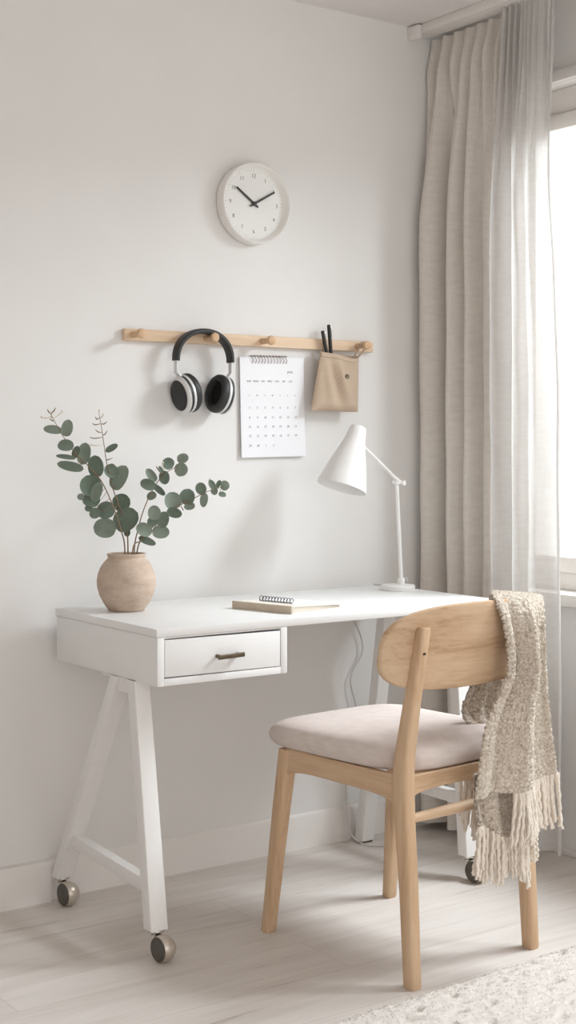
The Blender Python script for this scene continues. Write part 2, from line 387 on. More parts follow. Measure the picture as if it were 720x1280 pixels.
# ------------------------------------------------------------------ curtains
def smooth01(a): a = np.clip(a, 0, 1); return a*a*(3-2*a)
def curtain(y0, y1, xc, z0, z1, low, high, seed, ns=260, nz=90):
    """low / high: (fold position 0..1, amplitude) sinusoid sets for the hanging cloth and the gathered heading"""
    s = np.linspace(0, 1, ns); zz = z1-(z1-z0)*(np.linspace(0, 1, nz)**1.15)
    P = np.zeros((nz, ns, 3)); rs = np.random.RandomState(seed); ph = rs.rand(8)*6.28
    for i, z in enumerate(zz):
        q = smooth01((z1-.04-z)/.55)            # 0 at heading, 1 in the free fall
        lo = low(s, (z1-z)/(z1-z0)); hi = high(s)
        x = xc+lo*q+(hi-.035*(xc > 2.84))*(1-q)*(.55+.45*smooth01((z1-z)/.12))
        y = y0+(y1-y0)*s+.005*q*np.sin(2*PI*s*4+ph[0]+.8*z)*smooth01(s/.12)+.006*np.sin(2*PI*s*9+ph[1])*(1-q)
        x = x+.002*np.sin(5*z+ph[2]+9*s)*q+.0012*np.sin(17*z+ph[3]+30*s)*q
        P[i, :, 0] = x; P[i, :, 1] = y; P[i, :, 2] = z
    return P
def folds(cs, widths, amps, twist):
    def f(s, d):
        x = np.zeros_like(s)
        for c, w, a, tw in zip(cs, widths, amps, twist):
            u = (s-(c+tw*d))/w; x = x-a*np.exp(-np.abs(u)**2.6)
        return x
    return f
top_l = lambda s: -.016*np.sin(2*PI*s*8)*(.7+.3*np.sin(11*s))-.006*np.sin(2*PI*s*17+1)
low_l = folds([.13, .265, .38, .55, .73, .90], [.105, .042, .06, .085, .08, .09], [.100, -.05, .090, .085, .075, .05], [.0, .01, .02, .0, .015, .0])
P = curtain(3.277, 2.875, 2.848, .025, CE-.03, low_l, top_l, 3)
b = new(); sheet(b, P, .0012); own('curtain', b, 'linen', 'opaque grey linen curtain gathered in the room corner beside the wall', 'curtain', (2.79, 3.12, .02))
top_s = lambda s: -.014*np.sin(2*PI*s*8+.6)*(.7+.3*np.sin(7*s))-.006*np.sin(2*PI*s*19)
low_s = folds([.06, .36, .66, .97], [.13, .11, .13, .06], [.055, .04, .045, .03], [.0, .04, .03, -.0])
P = curtain(2.918, 2.70, 2.784, .055, CE-.03, low_s, top_s, 9)
P[:, :, 1] -= (.05*(1-smooth01((P[:, :, 2]-1.2)/1.0))-.02)*(np.linspace(0, 1, P.shape[1])**2)[None, :]
b = new(); sheet(b, P, .0006)
cu = thing('curtain', 'sheer off-white curtain glowing in front of the window', 'curtain', (2.78, 2.85, .05))
obj('panel', b, 'sheer', cu)
b = new()
hem = P[:, -7:, :].copy(); hem[:, :, 0] -= .0022; sheet(b, hem, .0012); obj('side_hem', b, 'sheer', cu)

# ------------------------------------------------------------------ desk
DX0, DX1, DY0, DY1, DZ = 1.556, 2.606, 2.725, 3.235, .74
dk = thing('desk', 'white writing desk with one drawer and slanted legs on castors', 'desk', (2.08, 2.98, 0))
b = new(); box(b, DX0, DX1, DY0, DY1, DZ-.019, DZ, .002); obj('desktop', b, 'desk', dk)
CZ0, CZ1, CX1 = .612, DZ-.0195, 1.908
b = new(); x0 = DX0+.002
box(b, x0, x0+.018, DY0+.001, DY1-.004, CZ0, CZ1, .0012)                # left side
box(b, CX1-.018, CX1, DY0+.001, DY1-.004, CZ0, CZ1, .0012)            # right side
box(b, x0+.018, CX1-.018, DY0+.001, DY1-.004, CZ0, CZ0+.016, .0012)    # bottom
box(b, x0+.018, CX1-.018, DY1-.016, DY1-.004, CZ0+.016, CZ1, .0012)
box(b, x0+.018, CX1-.018, DY0+.004, DY1-.016, CZ1-.004, CZ1, .0006)
obj('drawer_case', b, 'desk', dk)
dx0, dx1, dz0, dz1 = x0+.0198, CX1-.0198, CZ0+.0185, CZ1-.0075
b = new(); 
box(b, dx0, dx1, DY0+.0015, DY0+.016, dz0, dz1, .0012)
box(b, dx0+.006, dx0+.016, DY0+.016, DY1-.05, dz0+.004, dz1-.02, .001); box(b, dx1-.016, dx1-.006, DY0+.016, DY1-.05, dz0+.004, dz1-.02, .001)
box(b, dx0+.016, dx1-.016, DY0+.016, DY1-.05, dz0+.004, dz0+.01, .001); box(b, dx0+.006, dx1-.006, DY1-.06, DY1-.05, dz0+.004, dz1-.02, .001)
rot = Matrix.Translation(Vector(((dx0+dx1)/2, DY0, (dz0+dz1)/2))) @ Matrix.Rotation(math.radians(0.35), 4, 'Y') @ Matrix.Translation(-Vector(((dx0+dx1)/2, DY0, (dz0+dz1)/2)))
bmesh.ops.transform(b, matrix=rot, verts=b.verts); dr = obj('drawer', b, 'desk', dk)
hx, hz = 1.741, .668
b = new(); bar(b, (hx-.034, DY0-.017, hz-.001), (hx+.034, DY0-.017, hz+.001), .008, .010, .25)
for sx in (-.027, .027): bar(b, (hx+sx, DY0-.014, hz), (hx+sx, DY0+.004, hz), .009, .008, .3)
obj('handle', b, 'bronze', dr)

def castor(loc, ang, parent, zt=.066):
    """hooded ball castor: chrome plate and stem, dark wheel face, nickel shell"""
    x, y = loc; r = .0300
    b = new()
    lathe(b, [(0, zt), (.019, zt), (.0195, zt-.001), (.0195, zt-.0035), (.019, zt-.0045), (0, zt-.0045)], Matrix.Translation((x, y, 0)), 32)
    lathe(b, [(0, zt-.004), (.0085, zt-.004), (.0085, zt-.010), (.011, zt-.011), (.011, zt-.0145), (0, zt-.0145)], Matrix.Translation((x, y, 0)), 24)
    c = obj('castor', b, 'chrome', parent)
    ax = Vector((math.cos(ang), math.sin(ang), 0))
    ce = Vector((x+.001, y-.029, r))
    m = axis_mat(ce, ax)
    b = new(); lathe(b, [(0, .0182), (.0195, .0182), (.0215, .0172), (.0222, .0150), (.0265, .0146), (.0272, .0136), (.0272, .0115), (.025, .0100), (0, .0100)], m, 40)
    obj('wheel', b, 'rubber', c)
    b = new(); lathe(b, [(.0262, .0100), (.0268, .0128), (.0276, .0125)]+[(.0300*math.cos(a), .0300*math.sin(a)) for a in [math.radians(d) for d in range(20, -90, -8)]]+[(0, -.0300)], m, 40)
    for v in list(b.verts):            # the hood stops just above the floor
        if v.co.z < .0015: v.co.z = .0015
    obj('hood', b, 'shell', c)
    b = new(); tube(b, smooth_path([Vector((x, y, zt-.013)), Vector((x+.003, y-.012, zt-.016)), ce+Vector((0, .016, .012)), ce], 4), .0075, 10)
    obj('fork', b, 'black', c)
def trestle(xc, top_f, bot_f, top_r, bot_r, cf, cr, zt, zs, zr):
    for yt, yb, (ang) in ((top_f, bot_f, cf), (top_r, bot_r, cr)):
        b = new(); zb = .0665 if ang is not None else .006
        sweep(b, [((xc, yb, zb), .044, .036), ((xc, yt, zt), .040, .036)], .08)
        lg = obj('leg', b, 'metalwhite', dk)
    b = new()
    fy = lambda yt, yb: yb+(yt-yb)*(zs-.065)/(zt-.065)
    bar(b, (xc, fy(top_r, bot_r)-.004, zr), (xc, fy(top_f, bot_f)+.008, zs), .026, .032, .1)
    sweep(b, [((xc, fy(top_r, bot_r)-.020, zr-.024), .036, .010), ((xc, fy(top_r, bot_r)-.030, zr+.024), .036, .010)], .1)
    obj('stretcher', b, 'metalwhite', dk)
    b = new(); box(b, xc-.02, xc+.02, top_f-.02, top_r+.06, zt-.004, zt, .001)
    sweep(b, [((xc, (top_f+top_r)/2, zt-.034), .03, abs(top_r-top_f)-.022), ((xc, (top_f+top_r)/2, zt-.002), .03, abs(top_r-top_f)-.01)], .05)
    obj('mounting_plate', b, 'metalwhite', dk)
    castor((xc, bot_f), cf, dk); 
    if cr is not None: castor((xc, bot_r), cr, dk)
    else:
        b = new(); box(b, xc-.018, xc+.018, bot_r-.015, bot_r+.015, 0, .0062, .001); obj('foot_glide', b, 'rubber', dk)
trestle(1.575, 2.843, 2.762, 2.922, 3.235, math.radians(186), math.radians(186), CZ0, .155, .175)
trestle(2.537, 2.842, 2.79, 3.125, 3.235, math.radians(186), None, DZ-.0192, .21, .21)

# ------------------------------------------------------------------ chair
CO, CR = (2.10, 2.545, 0), math.radians(5)
ch = thing('dining_chair', 'oak chair with curved backrest and padded blush seat facing the desk', 'chair', CO, CR)
def cobj(n, bm, m, parent=None): return obj(n, bm, m, parent or ch, local=True)
oc = {}
for sx in (-1, 1):
    b = new()   # front leg
    sweep(b, [((sx*.199, .240, 0), .026, .026), ((sx*.198, .238, .006), .029, .029), ((sx*.185, .206, .30), .034, .036), ((sx*.181, .187, .43), .036, .038), ((sx*.181, .187, .437), .034, .036)], .22)
    l = cobj('leg', b, 'oakz')
    if sx < 0:
        b = new(); lathe(b, [(0, .0012), (.005, .001), (.0055, -.004)], axis_mat((sx*.185+.010, .2065-.0182, .315), (0, -1, 0)) @ Matrix.Diagonal((1.7, .9, 1, 1)), 16); cobj('bolt_slot', b, 'mark', l)
for sx in (-1, 1):
    b = new()   # back leg: foot, knee at the seat, raked top
    st = [(.190, -.232, 0, .027, .030), (.190, -.231, .006, .030, .033), (.189, -.220, .20, .032, .036), (.187, -.205, .36, .034, .040), (.186, -.200, .43, .034, .044), (.1855, -.203, .48, .033, .041), (.185, -.225, .60, .030, .033), (.1845, -.246, .70, .028, .027), (.184, -.258, .755, .027, .023), (.184, -.260, .764, .023, .018)]
    sweep(b, [((sx*x, y, z), w, d) for x, y, z, w, d in st], .25)
    l = cobj('leg', b, 'oakz')
    b = new(); lathe(b, [(0, .0012), (.0046, .001), (.0050, -.003)], axis_mat((sx*.1845, -.2605, .710), (0, -1, .25)), 16); cobj('screw_cap', b, 'mark', l)
def apron(p0, p1, zt, h_end, h_mid, w, m):
    b = new(); rings = []
    p0 = Vector(p0); p1 = Vector(p1); d = (p1-p0).normalized(); s = Vector((-d.y, d.x, 0))
    for i in range(17):
        t = i/16; e = min(1, abs(2*t-1)/1.0)**5; zb = zt-(h_mid+(h_end-h_mid)*e); p = p0+(p1-p0)*t
        rings.append([p+s*(a*w/2)+Vector((0, 0, z)) for a, z in ((1, zb+.003), (.75, zb), (-.75, zb), (-1, zb+.003), (-1, zt-.002), (-.8, zt), (.8, zt), (1, zt-.002))])
    loft(b, rings); return cobj('apron', b, m)
apron((-.183, .180, 0), (-.186, -.190, 0), .441, .062, .048, .022, 'oaky')
apron((.183, .180, 0), (.186, -.190, 0), .441, .062, .048, .022, 'oaky')
apron((-.172, .191, 0), (.172, .191, 0), .441, .058, .044, .022, 'oakx')
apron((-.172, -.196, 0), (.172, -.196, 0), .441, .050, .036, .022, 'oakx')
b = new(); 
tube(b, [(-.184+.368*i/16, -.213, .352) for i in range(17)], lambda t: .0085+.0035*math.sin(PI*t)**.5, 14)
cobj('stretcher', b, 'oakx')
# seat cushion
def super_ring(hx0, hx1, yb, yf, k, n=72, e=5.0):
    out = []
    cy, hy = (yf+yb)/2, (yf-yb)/2
    for i in range(n):
        a = 2*PI*i/n; c, s = math.cos(a), math.sin(a)
        r = (abs(c)**e+abs(s)**e)**(-1/e); u, v = r*c*k, r*s*k
        hx = hx0+(hx1-hx0)*(v+1)/2
        out.append((u*hx, cy+v*hy))
    return out
b = new(); rings = []
for k, z in ((.02, .440), (.5, .440), (.90, .4405), (.955, .443), (.985, .450), (1.0, .460), (1.0, .468), (.988, .477), (.965, .484), (.93, .4895), (.86, .4945), (.7, .499), (.45, .502), (.2, .503), (.02, .503)):
    ring = []
    for x, y in super_ring(.192, .215, -.212, .284, k):
        top = (z-.44)/.063
        dz = top*(-.010*max(0, (y-.16)/.1)**2*k - .004*(x/.2)**2*0 + .006*math.exp(-((y+.1)/.12)**2)*(x/.2)**2)
        notch = 0
        ring.append(Vector((x, y, z+dz+.006*top)))
    rings.append(ring)
loft(b, rings)
# rear corners of the pad are notched round the back legs
for v in b.verts:
    ax, y = abs(v.co.x), v.co.y
    if y < -.165 and ax > .150:
        v.co.x = math.copysign(min(ax, .150+.012*max(0, (y+.212)/.047)), v.co.x)
bmesh.ops.remove_doubles(b, verts=b.verts, dist=1e-5)
seat = cobj('seat', b, 'seat')
# backrest
BZ, HW, HH, TH = .712, .246, .094, .016
def bp(a, z, off):
    y = -.2590+.86*a*a-(z)*.21; return Vector((a-.017, y+off, BZ+z+.004*(1-(a/HW)**2)))
b = new(); rings = []
for k, off in ((.02, -TH/2), (.35, -TH/2), (.65, -TH/2), (.85, -TH/2), (.955, -TH/2), (.985, -TH/2+.0015), (1, -TH/2+.005), (1, TH/2-.005), (.985, TH/2-.0015), (.955, TH/2), (.85, TH/2), (.65, TH/2), (.35, TH/2), (.02, TH/2)):
    ring = []
    for i in range(96):
        a = 2*PI*i/96; c, s = math.cos(a), math.sin(a); e = 3.2
        r = (abs(c)**e+abs(s)**e)**(-1/e)
        ring.append(bp(r*c*HW*(1 if k == 1 else 1-(1-k)*.35 if k > .9 else k), r*s*HH*k, off))
    rings.append(ring)
loft(b, rings)
cobj('backrest', b, 'oakx')

# ------------------------------------------------------------------ throw blanket
bl = thing('throw_blanket', 'cream knitted throw with fringe draped over the corner of the oak chair', 'blanket', (2.24, 2.27, .23))
def rows_patch(rows, nu=120, nv=300):
    R = np.array([[*wy(l, p, y), *wy(r, p2, y2)] for (l, r, p, y, p2, y2) in rows])
    d = np.r_[0, np.cumsum(np.linalg.norm(np.diff((R[:, :3]+R[:, 3:])/2, axis=0), axis=1))]; d /= d[-1]
    tt = np.linspace(0, 1, nv); Q = np.stack([np.interp(tt, d, R[:, k]) for k in range(6)], 1)
    ker = np.hanning(11 if nv < 200 else 23); m2 = len(ker)//2; ker /= ker.sum()
    for k in range(6):
        pad = np.r_[2*Q[0, k]-Q[m2:0:-1, k], Q[:, k], 2*Q[-1, k]-Q[-2:-2-m2:-1, k]]; Q[:, k] = np.convolve(pad, ker, 'valid')
    u = np.linspace(0, 1, nu)[None, :, None]
    return Q[:, None, :3]*(1-u)+Q[:, None, 3:]*u, tt
def nubs(P, N, amp, sc):
    for i in range(P.shape[0]):
        for j in range(P.shape[1]):
            p = Vector(P[i, j]); c = noise.cell_vector(p*170)
            st = abs(math.sin(i*.95+.6*c.x))*abs(math.sin(j*1.35+.5*(i//3 % 2)*PI))
            P[i, j] += N[i, j]*amp*(1.1*noise.noise(p*sc*.45)+.7*noise.noise(p*sc*1.4)+1.1*(st-.4))
def normals(P):
    du = np.gradient(P, axis=1); dv = np.gradient(P, axis=0); N = np.cross(du, dv); return N/(np.linalg.norm(N, axis=2, keepdims=True)+1e-9)
def fuzz(bm, P, N, n, ln, th):
    h, w = P.shape[:2]; V = []; F = []
    for _ in range(n):
        i = random.randrange(h-1); j = random.randrange(w-1); s = random.choice((1, -1))
        p = P[i, j]+(P[i+1, j]-P[i, j])*random.random()+(P[i, j+1]-P[i, j])*random.random()
        nn = N[i, j]*s; tg = np.random.randn(3); tg -= nn*tg.dot(nn); tg /= np.linalg.norm(tg)+1e-9
        sd = np.cross(nn, tg)*.00022; L = ln*random.uniform(.5, 1.2); p0 = p+nn*th*.5
        p1 = p0+nn*L*.45+tg*L*.25; p2 = p0+nn*L*.62+tg*L*.8; k = len(V)
        V += [p0-sd, p0+sd, p1+sd*.8, p1-sd*.8, p2]; F += [(k, k+1, k+2, k+3), (k+3, k+2, k+4)]
    faces_from(bm, V, F)
b = new(); BLT = .009
rows = [(590, 640, 906, 2.425, 906, 2.42), (579, 636, 899, 2.437, 898, 2.425), (576, 637, 884, 2.440, 880, 2.425), (584, 642, 862, 2.432, 858, 2.42), (602, 650, 828, 2.418, 820, 2.412), (616, 660, 785, 2.405, 780, 2.408), (612, 670, 757, 2.392, 758, 2.398),
        (612, 676, 745, 2.37, 750, 2.376), (612, 676, 739, 2.325, 744, 2.345), (614, 677, 744, 2.270, 748, 2.296), (624, 680, 766, 2.256, 767, 2.258), (631, 683, 803, 2.258, 803, 2.248), (632, 684, 845, 2.264, 845, 2.248),
        (617, 685, 876, 2.270, 872, 2.248), (603, 688, 908, 2.266, 900, 2.248), (598, 691, 945, 2.264, 930, 2.250), (594, 694, 977, 2.262, 950, 2.250), (591, 695, 998, 2.262, 966, 2.250)]
P, tt = rows_patch(rows)
U = np.linspace(0, 1, P.shape[1])[None, :]; T = tt[:, None]
amp = smooth01((T-.42)/.25)
fold = (-.015*np.cos(2*PI*(U*1.75-.05+.1*T))-.003*np.cos(2*PI*(U*4.3+.2+.3*T)))*amp-.004*np.cos(2*PI*U*3)*(1-amp)
curl = .010*(np.exp(-U/.05)+np.exp(-(1-U)/.05))
P[:, :, 1] += fold-.006*amp+curl*amp
P[:, :, 2] -= .012*smooth01((T-.8)/.2)*np.exp(-((U-.5)/.18)**2)
P[:, :, 2] -= curl*(1-amp)*.6
hemU = P[-1].copy()
N = normals(P); nubs(P, N, .0022, 330)
sheet(b, P, BLT); fuzz(b, P, N, 12000, .0055, BLT)
rows2 = [(592, 652, 968, 2.290, 968, 2.286), (591, 656, 1000, 2.284, 1003, 2.282), (593, 662, 1022, 2.280, 1030, 2.276), (597, 668, 1036, 2.278, 1046, 2.272)]
P2, t2 = rows_patch(rows2, 100, 90)
U2 = np.linspace(0, 1, 100)[None, :]
P2[:, :, 1] += -.010*np.cos(2*PI*(U2*2.6+.1)); P2[:, :, 2] += .010*np.sin(2*PI*U2*1.4+.6)*t2[:, None]
N2 = normals(P2); hem2 = P2[-1].copy(); nubs(P2, N2, .002, 330)
sheet(b, P2, BLT); fuzz(b, P2, N2, 2200, .006, BLT)
obj('cloth', b, 'blanket', bl)
def tassel(root, end, spread=.005, strands=3, bow=.004):
    b = new(); root = Vector(root); end = Vector(end); L = (end-root).length
    side = Vector((math.cos(YAW), -math.sin(YAW), 0)); back = Vector((math.sin(YAW), math.cos(YAW), 0))
    sphere(b, root-Vector((0, 0, .004)), .0058, (1, .9, 1.2), 8)
    for k in range(strands):
        a = 2*PI*k/strands+random.random(); o1 = side*math.cos(a)*.003+back*math.sin(a)*.003
        o2 = side*math.cos(a)*spread*random.uniform(.5, 1.3)+back*math.sin(a)*spread
        lk = random.uniform(.88, 1.06); w1, w2 = random.uniform(-bow, bow), random.uniform(-bow, bow); pts = []
        for i in range(13):
            t = i/12; p = root+(end-root)*t*lk+o1*(1-t)+o2*t+side*(w1*math.sin(PI*t)+w2*.5*math.sin(2*PI*t)+.0012*math.sin(t*26+k*2))+back*.0012*math.cos(t*26+k*2)
            pts.append(p)
        tube(b, pts, lambda t: .0040*(1-.22*t)+.0006*math.sin(t*46+k), 7)
    return obj('tassel', b, 'fringe', bl)
nu = P.shape[1]
for k in range(11):                     # right strip of the hem
    u = .60+.40*k/10; p = hemU[min(nu-1, int(u*(nu-1)))]
    L = .115+random.uniform(-.012, .01)-.0*k
    tassel(p, Vector(p)+Vector((.006+.004*random.random(), -.004, -L)))
for k in range(6):                      # middle of the hem, folded knot of yarn
    u = .47+.13*k/5; p = hemU[int(u*(nu-1))]
    tassel(p, Vector(p)+Vector((-.012+.02*k/5-.01*random.random(), -.004, -.105-random.random()*.02)), .009)
for k in range(5):
    u = .05+.38*k/4; p = hemU[int(u*(nu-1))]+np.array([0, .012, .0])
for k in range(20):                     # lower layer
    u = k/19; p = hem2[min(99, int(u*99))]
    lean = -.012*(1-u)**2+.008*u
    tassel(p, Vector(p)+Vector((lean+random.uniform(-.008, .008), -.003, -.095-.018*math.sin(u*9)-random.random()*.012+(.045 if u > .85 else 0))), .009)
for k in range(5):                      # yarn of the seat-side end, behind the stretcher
    px = 581+5*k; p = wy(px, 955+4*k, 2.36)
    tassel(p, p+Vector((-.004, .004, -.115-random.random()*.03)), .006, 3)

# ------------------------------------------------------------------ vase and eucalyptus
VX, VY = 1.676, 3.085
b = new()
out = [(0, 0), (.040, 0), (.044, .0015), (.047, .006), (.056, .020), (.066, .040), (.072, .062), (.0728, .078), (.070, .096), (.063, .114), (.054, .127), (.0475, .1335), (.0455, .137), (.0465, .141), (.0480, .1445), (.0478, .147), (.0455, .1478)]
inn = [(.0425, .146), (.0415, .137), (.050, .125), (.062, .100), (.066, .075), (.060, .04), (.040, .012), (0, .010)]
lathe(b, out+inn, Matrix.Translation((VX, VY, DZ)) @ Matrix.Diagonal((1, 1, .955, 1)), 64)
own('vase', b, 'vase', 'round taupe stoneware vase standing on the left end of the desk', 'vase', (VX, VY, DZ))
SPX = 1771/3.49
def branch(label, stem, leaves, buds, yo, ydir, ground):
    pts = [wy(x, y, VY+yo+ydir*i/(len(stem)-1)) for i, (x, y) in enumerate(stem)]
    base = Vector((VX+(pts[0].x-VX)*.6, VY+yo*.6, DZ+.02)); path = smooth_path([base]+pts, 7)
    r = thing('eucalyptus_branch', label, 'branch', base, 0, None)
    b = new(); tube(b, path, lambda t: .0019*(1-.65*t), 7)
    # leaf stalks
    info = []
    for (cx, cy, L, Wd, ang) in leaves:
        # nearest stem point in the picture plane gives the depth
        best = min(path, key=lambda p: (wy(cx, cy, p.y)-p).length)
        yy = best.y+random.uniform(-.018, .014)
        c = wy(cx, cy, yy); a = math.radians(ang)
        side = Vector(RT.tolist()); up = Vector((0, 0, 1)); fwd = Vector(FW.tolist())
        d = (side*math.cos(a)+up*math.sin(a)); 
        info.append((c, d, 1.1*L/SPX, 1.08*Wd/SPX, best))
        p0 = c-d*L/SPX*.5
        tube(b, smooth_path([best, (best+p0)/2+Vector((0, 0, -.002)), p0], 4), .0006, 5)
    obj('stem', b, 'stem', r)
    for c, d, L, Wd, best in info:
        fwd = Vector(FW.tolist()); s = d.cross(fwd).normalized(); nrm = -fwd
        tilt = random.uniform(-.45, .45); nrm2 = (nrm+s*tilt*.6+Vector((0, 0, .25))).normalized()
        s2 = d.cross(nrm2).normalized(); nr = s2.cross(d).normalized()
        Wd2 = Wd/max(.5, abs(s2.dot(s)))
        lb = new(); n = 17; Pm = np.zeros((n, 9, 3)); cup = random.uniform(.10, .22); bend = random.uniform(-.18, .18)
        for i in range(n):
            t = i/(n-1); wd = Wd2*.54*max(0, 1-abs(2*t**.93-1)**2.1)**.5
            for j in range(9):
                q = -1+2*j/8
                Pm[i, j] = c+d*(L*(t-.5))+s2*(wd*q)+nr*(cup*wd*q*q*1.0+bend*L*(t-.5)**2*2-.0004*math.cos(q*PI*.5))
        sheet(lb, Pm, .0005); obj('leaf', lb, 'leaf', r)
    if buds:
        for (x, y, L, ang) in buds:
            best = min(path, key=lambda p: (wy(x, y, p.y)-p).length); c = wy(x, y, best.y+random.uniform(-.006, .006)); bb = new()
            a = math.radians(ang); d = Vector(RT.tolist())*math.cos(a)+Vector((0, 0, 1))*math.sin(a)
            tube(bb, smooth_path([best, c, c+d*L/SPX], 4), lambda t: .0004+.0011*math.sin(PI*t)**1.0, 6)
            pale = random.random() < .6
            if pale:
                sphere(bb, c+d*L/SPX, .0023, (1, 1, 1.4), 8); sphere(bb, c+d*L/SPX*.3, .0018, (1, 1, 1.3), 8)
            obj('bud', bb, 'bud' if pale else 'stem', r)
    return r
branch('eucalyptus branch arching to the far upper left of the vase',
       [(156,686), (151,662), (141,632), (127,602), (110,582), (94,566), (80,547), (70,530), (63,517)],
       [(66,537,21,9,172), (84,535,19,12,80), (82,557,18,12,176), (95,565,14,8,70), (105,567,25,14,80), (82,571,22,5,172), (88,583,30,10,168), (120,583,25,17,97), (113,607,24,22,115), (121,615,23,12,70), (114,625,20,15,170), (101,621,8,7,180), (111,635.5,9,7,180), (119,642,13,11,200)],
       [(61,515,4,120), (67,514,5,60), (58,523,6,165), (64,522,5,80), (73,519,6,45), (66,526,5,150)], -.005, -.03, 0)
branch('tallest upright eucalyptus branch with bare budding tip in the vase',
       [(160,686), (158,660), (150,636), (141,610), (134,582), (130,556), (127,535), (124,519)],
       [(139.5,560,16,7,30), (139,589,17,14,140), (149,597,31,18,62), (152,628,21,19,20), (132,638,21,18,185), (158,650,31,25,32), (131,660,26,21,175), (159,666,9,7,-95)],
       [(121,524,4,120), (127,522,4,60), (119,531,4,150), (130,530,5,40), (123,540,5,140), (131,543,6,55), (118,548,6,165), (134,575,7,20), (140,580,6,-30), (124,517,4,90), (120,557,6,170)], .022, .02, 0)
branch('eucalyptus branch rising right of the vase to paired round leaves',
       [(168,686), (172,664), (178,642), (186,622), (196,604), (206,592), (216,586), (226,580)],
       [(228.5,573,14,11,20), (226.5,587,16,15,15), (210,579.5,14,13,140), (205.7,597,16,12,-85), (189,594,18,9,128), (185,605.7,19,12,160), (199,612.5,18,7,-42), (189.5,620,12,9,205), (201,587,9,4,120)],
       [(197,586,4,120), (203,582,4,80)], .015, .0, 0)
branch('longest eucalyptus branch stretching low to the far right of the vase',
       [(172,686), (184,668), (198,650), (213,638), (228,630), (244,622), (258,615), (270,611), (280,608)],
       [(281,607,11,11,20), (278,618,9,6,-15), (265,606,13,7,118), (273,605,10,5,65), (268,614,9,8,-95), (251,610.5,14,12,110), (255,625,17,9,-98), (234,621,19,17,75), (216,626,21,18,110), (237,633,13,8,190), (218,641,18,11,-15)],
       [(228,636,3,-60), (263,603,4,100)], -.01, -.03, 0)
branch('short eucalyptus branch with clustered leaves just right of vase rim',
       [(166,687), (176,676), (186,664), (196,654), (201,650)],
       [(193,641,17,14,98), (191,652,13,11,200), (204,649.5,19,13,75), (201,665,20,14,-5), (180,662,19,14,150), (184,676,21,8,-22)],
       None, -.03, -.02, 0)

# ------------------------------------------------------------------ desk lamp
LX, LY = 2.543, 3.09
lp = thing('desk_lamp', 'white metal desk lamp with conical shade standing at desk right', 'lamp', (LX, LY, DZ))
b = new(); lathe(b, [(0, .0), (.047, .0), (.0485, .002), (.0485, .012), (.0465, .0145), (.03, .0155), (0, .016)], Matrix.Translation((LX, LY, DZ)), 56)
lathe(b, [(.011, .015), (.011, .030), (.0095, .033), (.007, .034), (0, .034)], Matrix.Translation((LX+.012, LY, DZ)), 24); obj('base', b, 'metalwhite', lp)
jt = wy(495.5, 602, LY); pb = Vector((LX+.012, LY, DZ+.03))
b = new(); tube(b, [pb, jt+(pb-jt)*.0+Vector((0, 0, .012))], .0056, 14); obj('pole', b, 'metalwhite', lp)
b = new(); lathe(b, [(0, -.011), (.008, -.011), (.0085, -.010), (.0085, .010), (.008, .011), (0, .011)], axis_mat(jt, (0, 1, 0)), 20)
tail = wy(504, 603, LY-.006); box(b, tail.x-.006, tail.x+.006, LY-.012, LY, tail.z-.009, tail.z+.005, .002)
obj('joint', b, 'metalwhite', lp)
sh_top = wy(448.5, 533, LY-.012)
axd = (Vector(RT.tolist())*.275+Vector((0, 0, .94))+Vector(FW.tolist())*.20).normalized()
Ls = .178; mouth = sh_top-axd*Ls
at = mouth+axd*.118+Vector(RT.tolist())*.030
b = new(); tube(b, smooth_path([tail, jt+Vector((0, -.008, .003)), (jt+at)/2+Vector((0, -.004, .002)), at], 4), .0042, 12); obj('arm', b, 'metalwhite', lp)
prof = [(.0695, 0), (.0688, .006), (.064, .024), (.0575, .048), (.050, .073), (.0425, .096), (.036, .115), (.031, .132), (.0275, .148), (.0255, .160), (.0235, .170), (.0195, .177), (.011, .1795), (0, .1805)]
pin = [(0, .178), (.018, .172), (.0235, .158), (.029, .13), (.040, .096), (.055, .048), (.0665, .004), (.0695, 0)]
b = new(); lathe(b, pin+prof[:], axis_mat(mouth, axd), 56); sh = obj('lamp_shade', b, 'metalwhite', lp)
b = new(); lathe(b, [(0, .05), (.012, .052), (.021, .065), (.0235, .082), (.020, .10), (.014, .115), (.0135, .15), (0, .15)], axis_mat(mouth, axd), 24); obj('bulb', b, 'paper', lp)
b = new()
tube(b, smooth_path([(LX+.03, LY+.03, DZ+.012), (LX+.045, LY+.02, DZ+.03), (LX+.055, LY+.03, DZ+.016), (LX+.045, LY+.09, DZ+.004), (LX+.02, LY+.135, DZ+.004)], 8), .0021, 7)
obj('cord', b, 'cord', lp)
b = new()
tube(b, smooth_path([(LX-.01, 3.253, DZ-.012), (2.515, 3.264, .66), (2.548, 3.266, .59), (2.552, 3.266, .54), (2.51, 3.266, .47), (2.53, 3.264, .36), (2.495, 3.263, .2), (2.488, 3.25, .05), (2.505, 3.20, .006), (2.56, 3.15, .004), (2.61, 3.16, .004), (2.64, 3.21, .004), (2.68, 3.23, .02)], 8), .0021, 7)
own('power_cord', b, 'cord', 'thin pale cord looping down behind the desk to the floor', 'cord', (2.6, 3.19, 0))

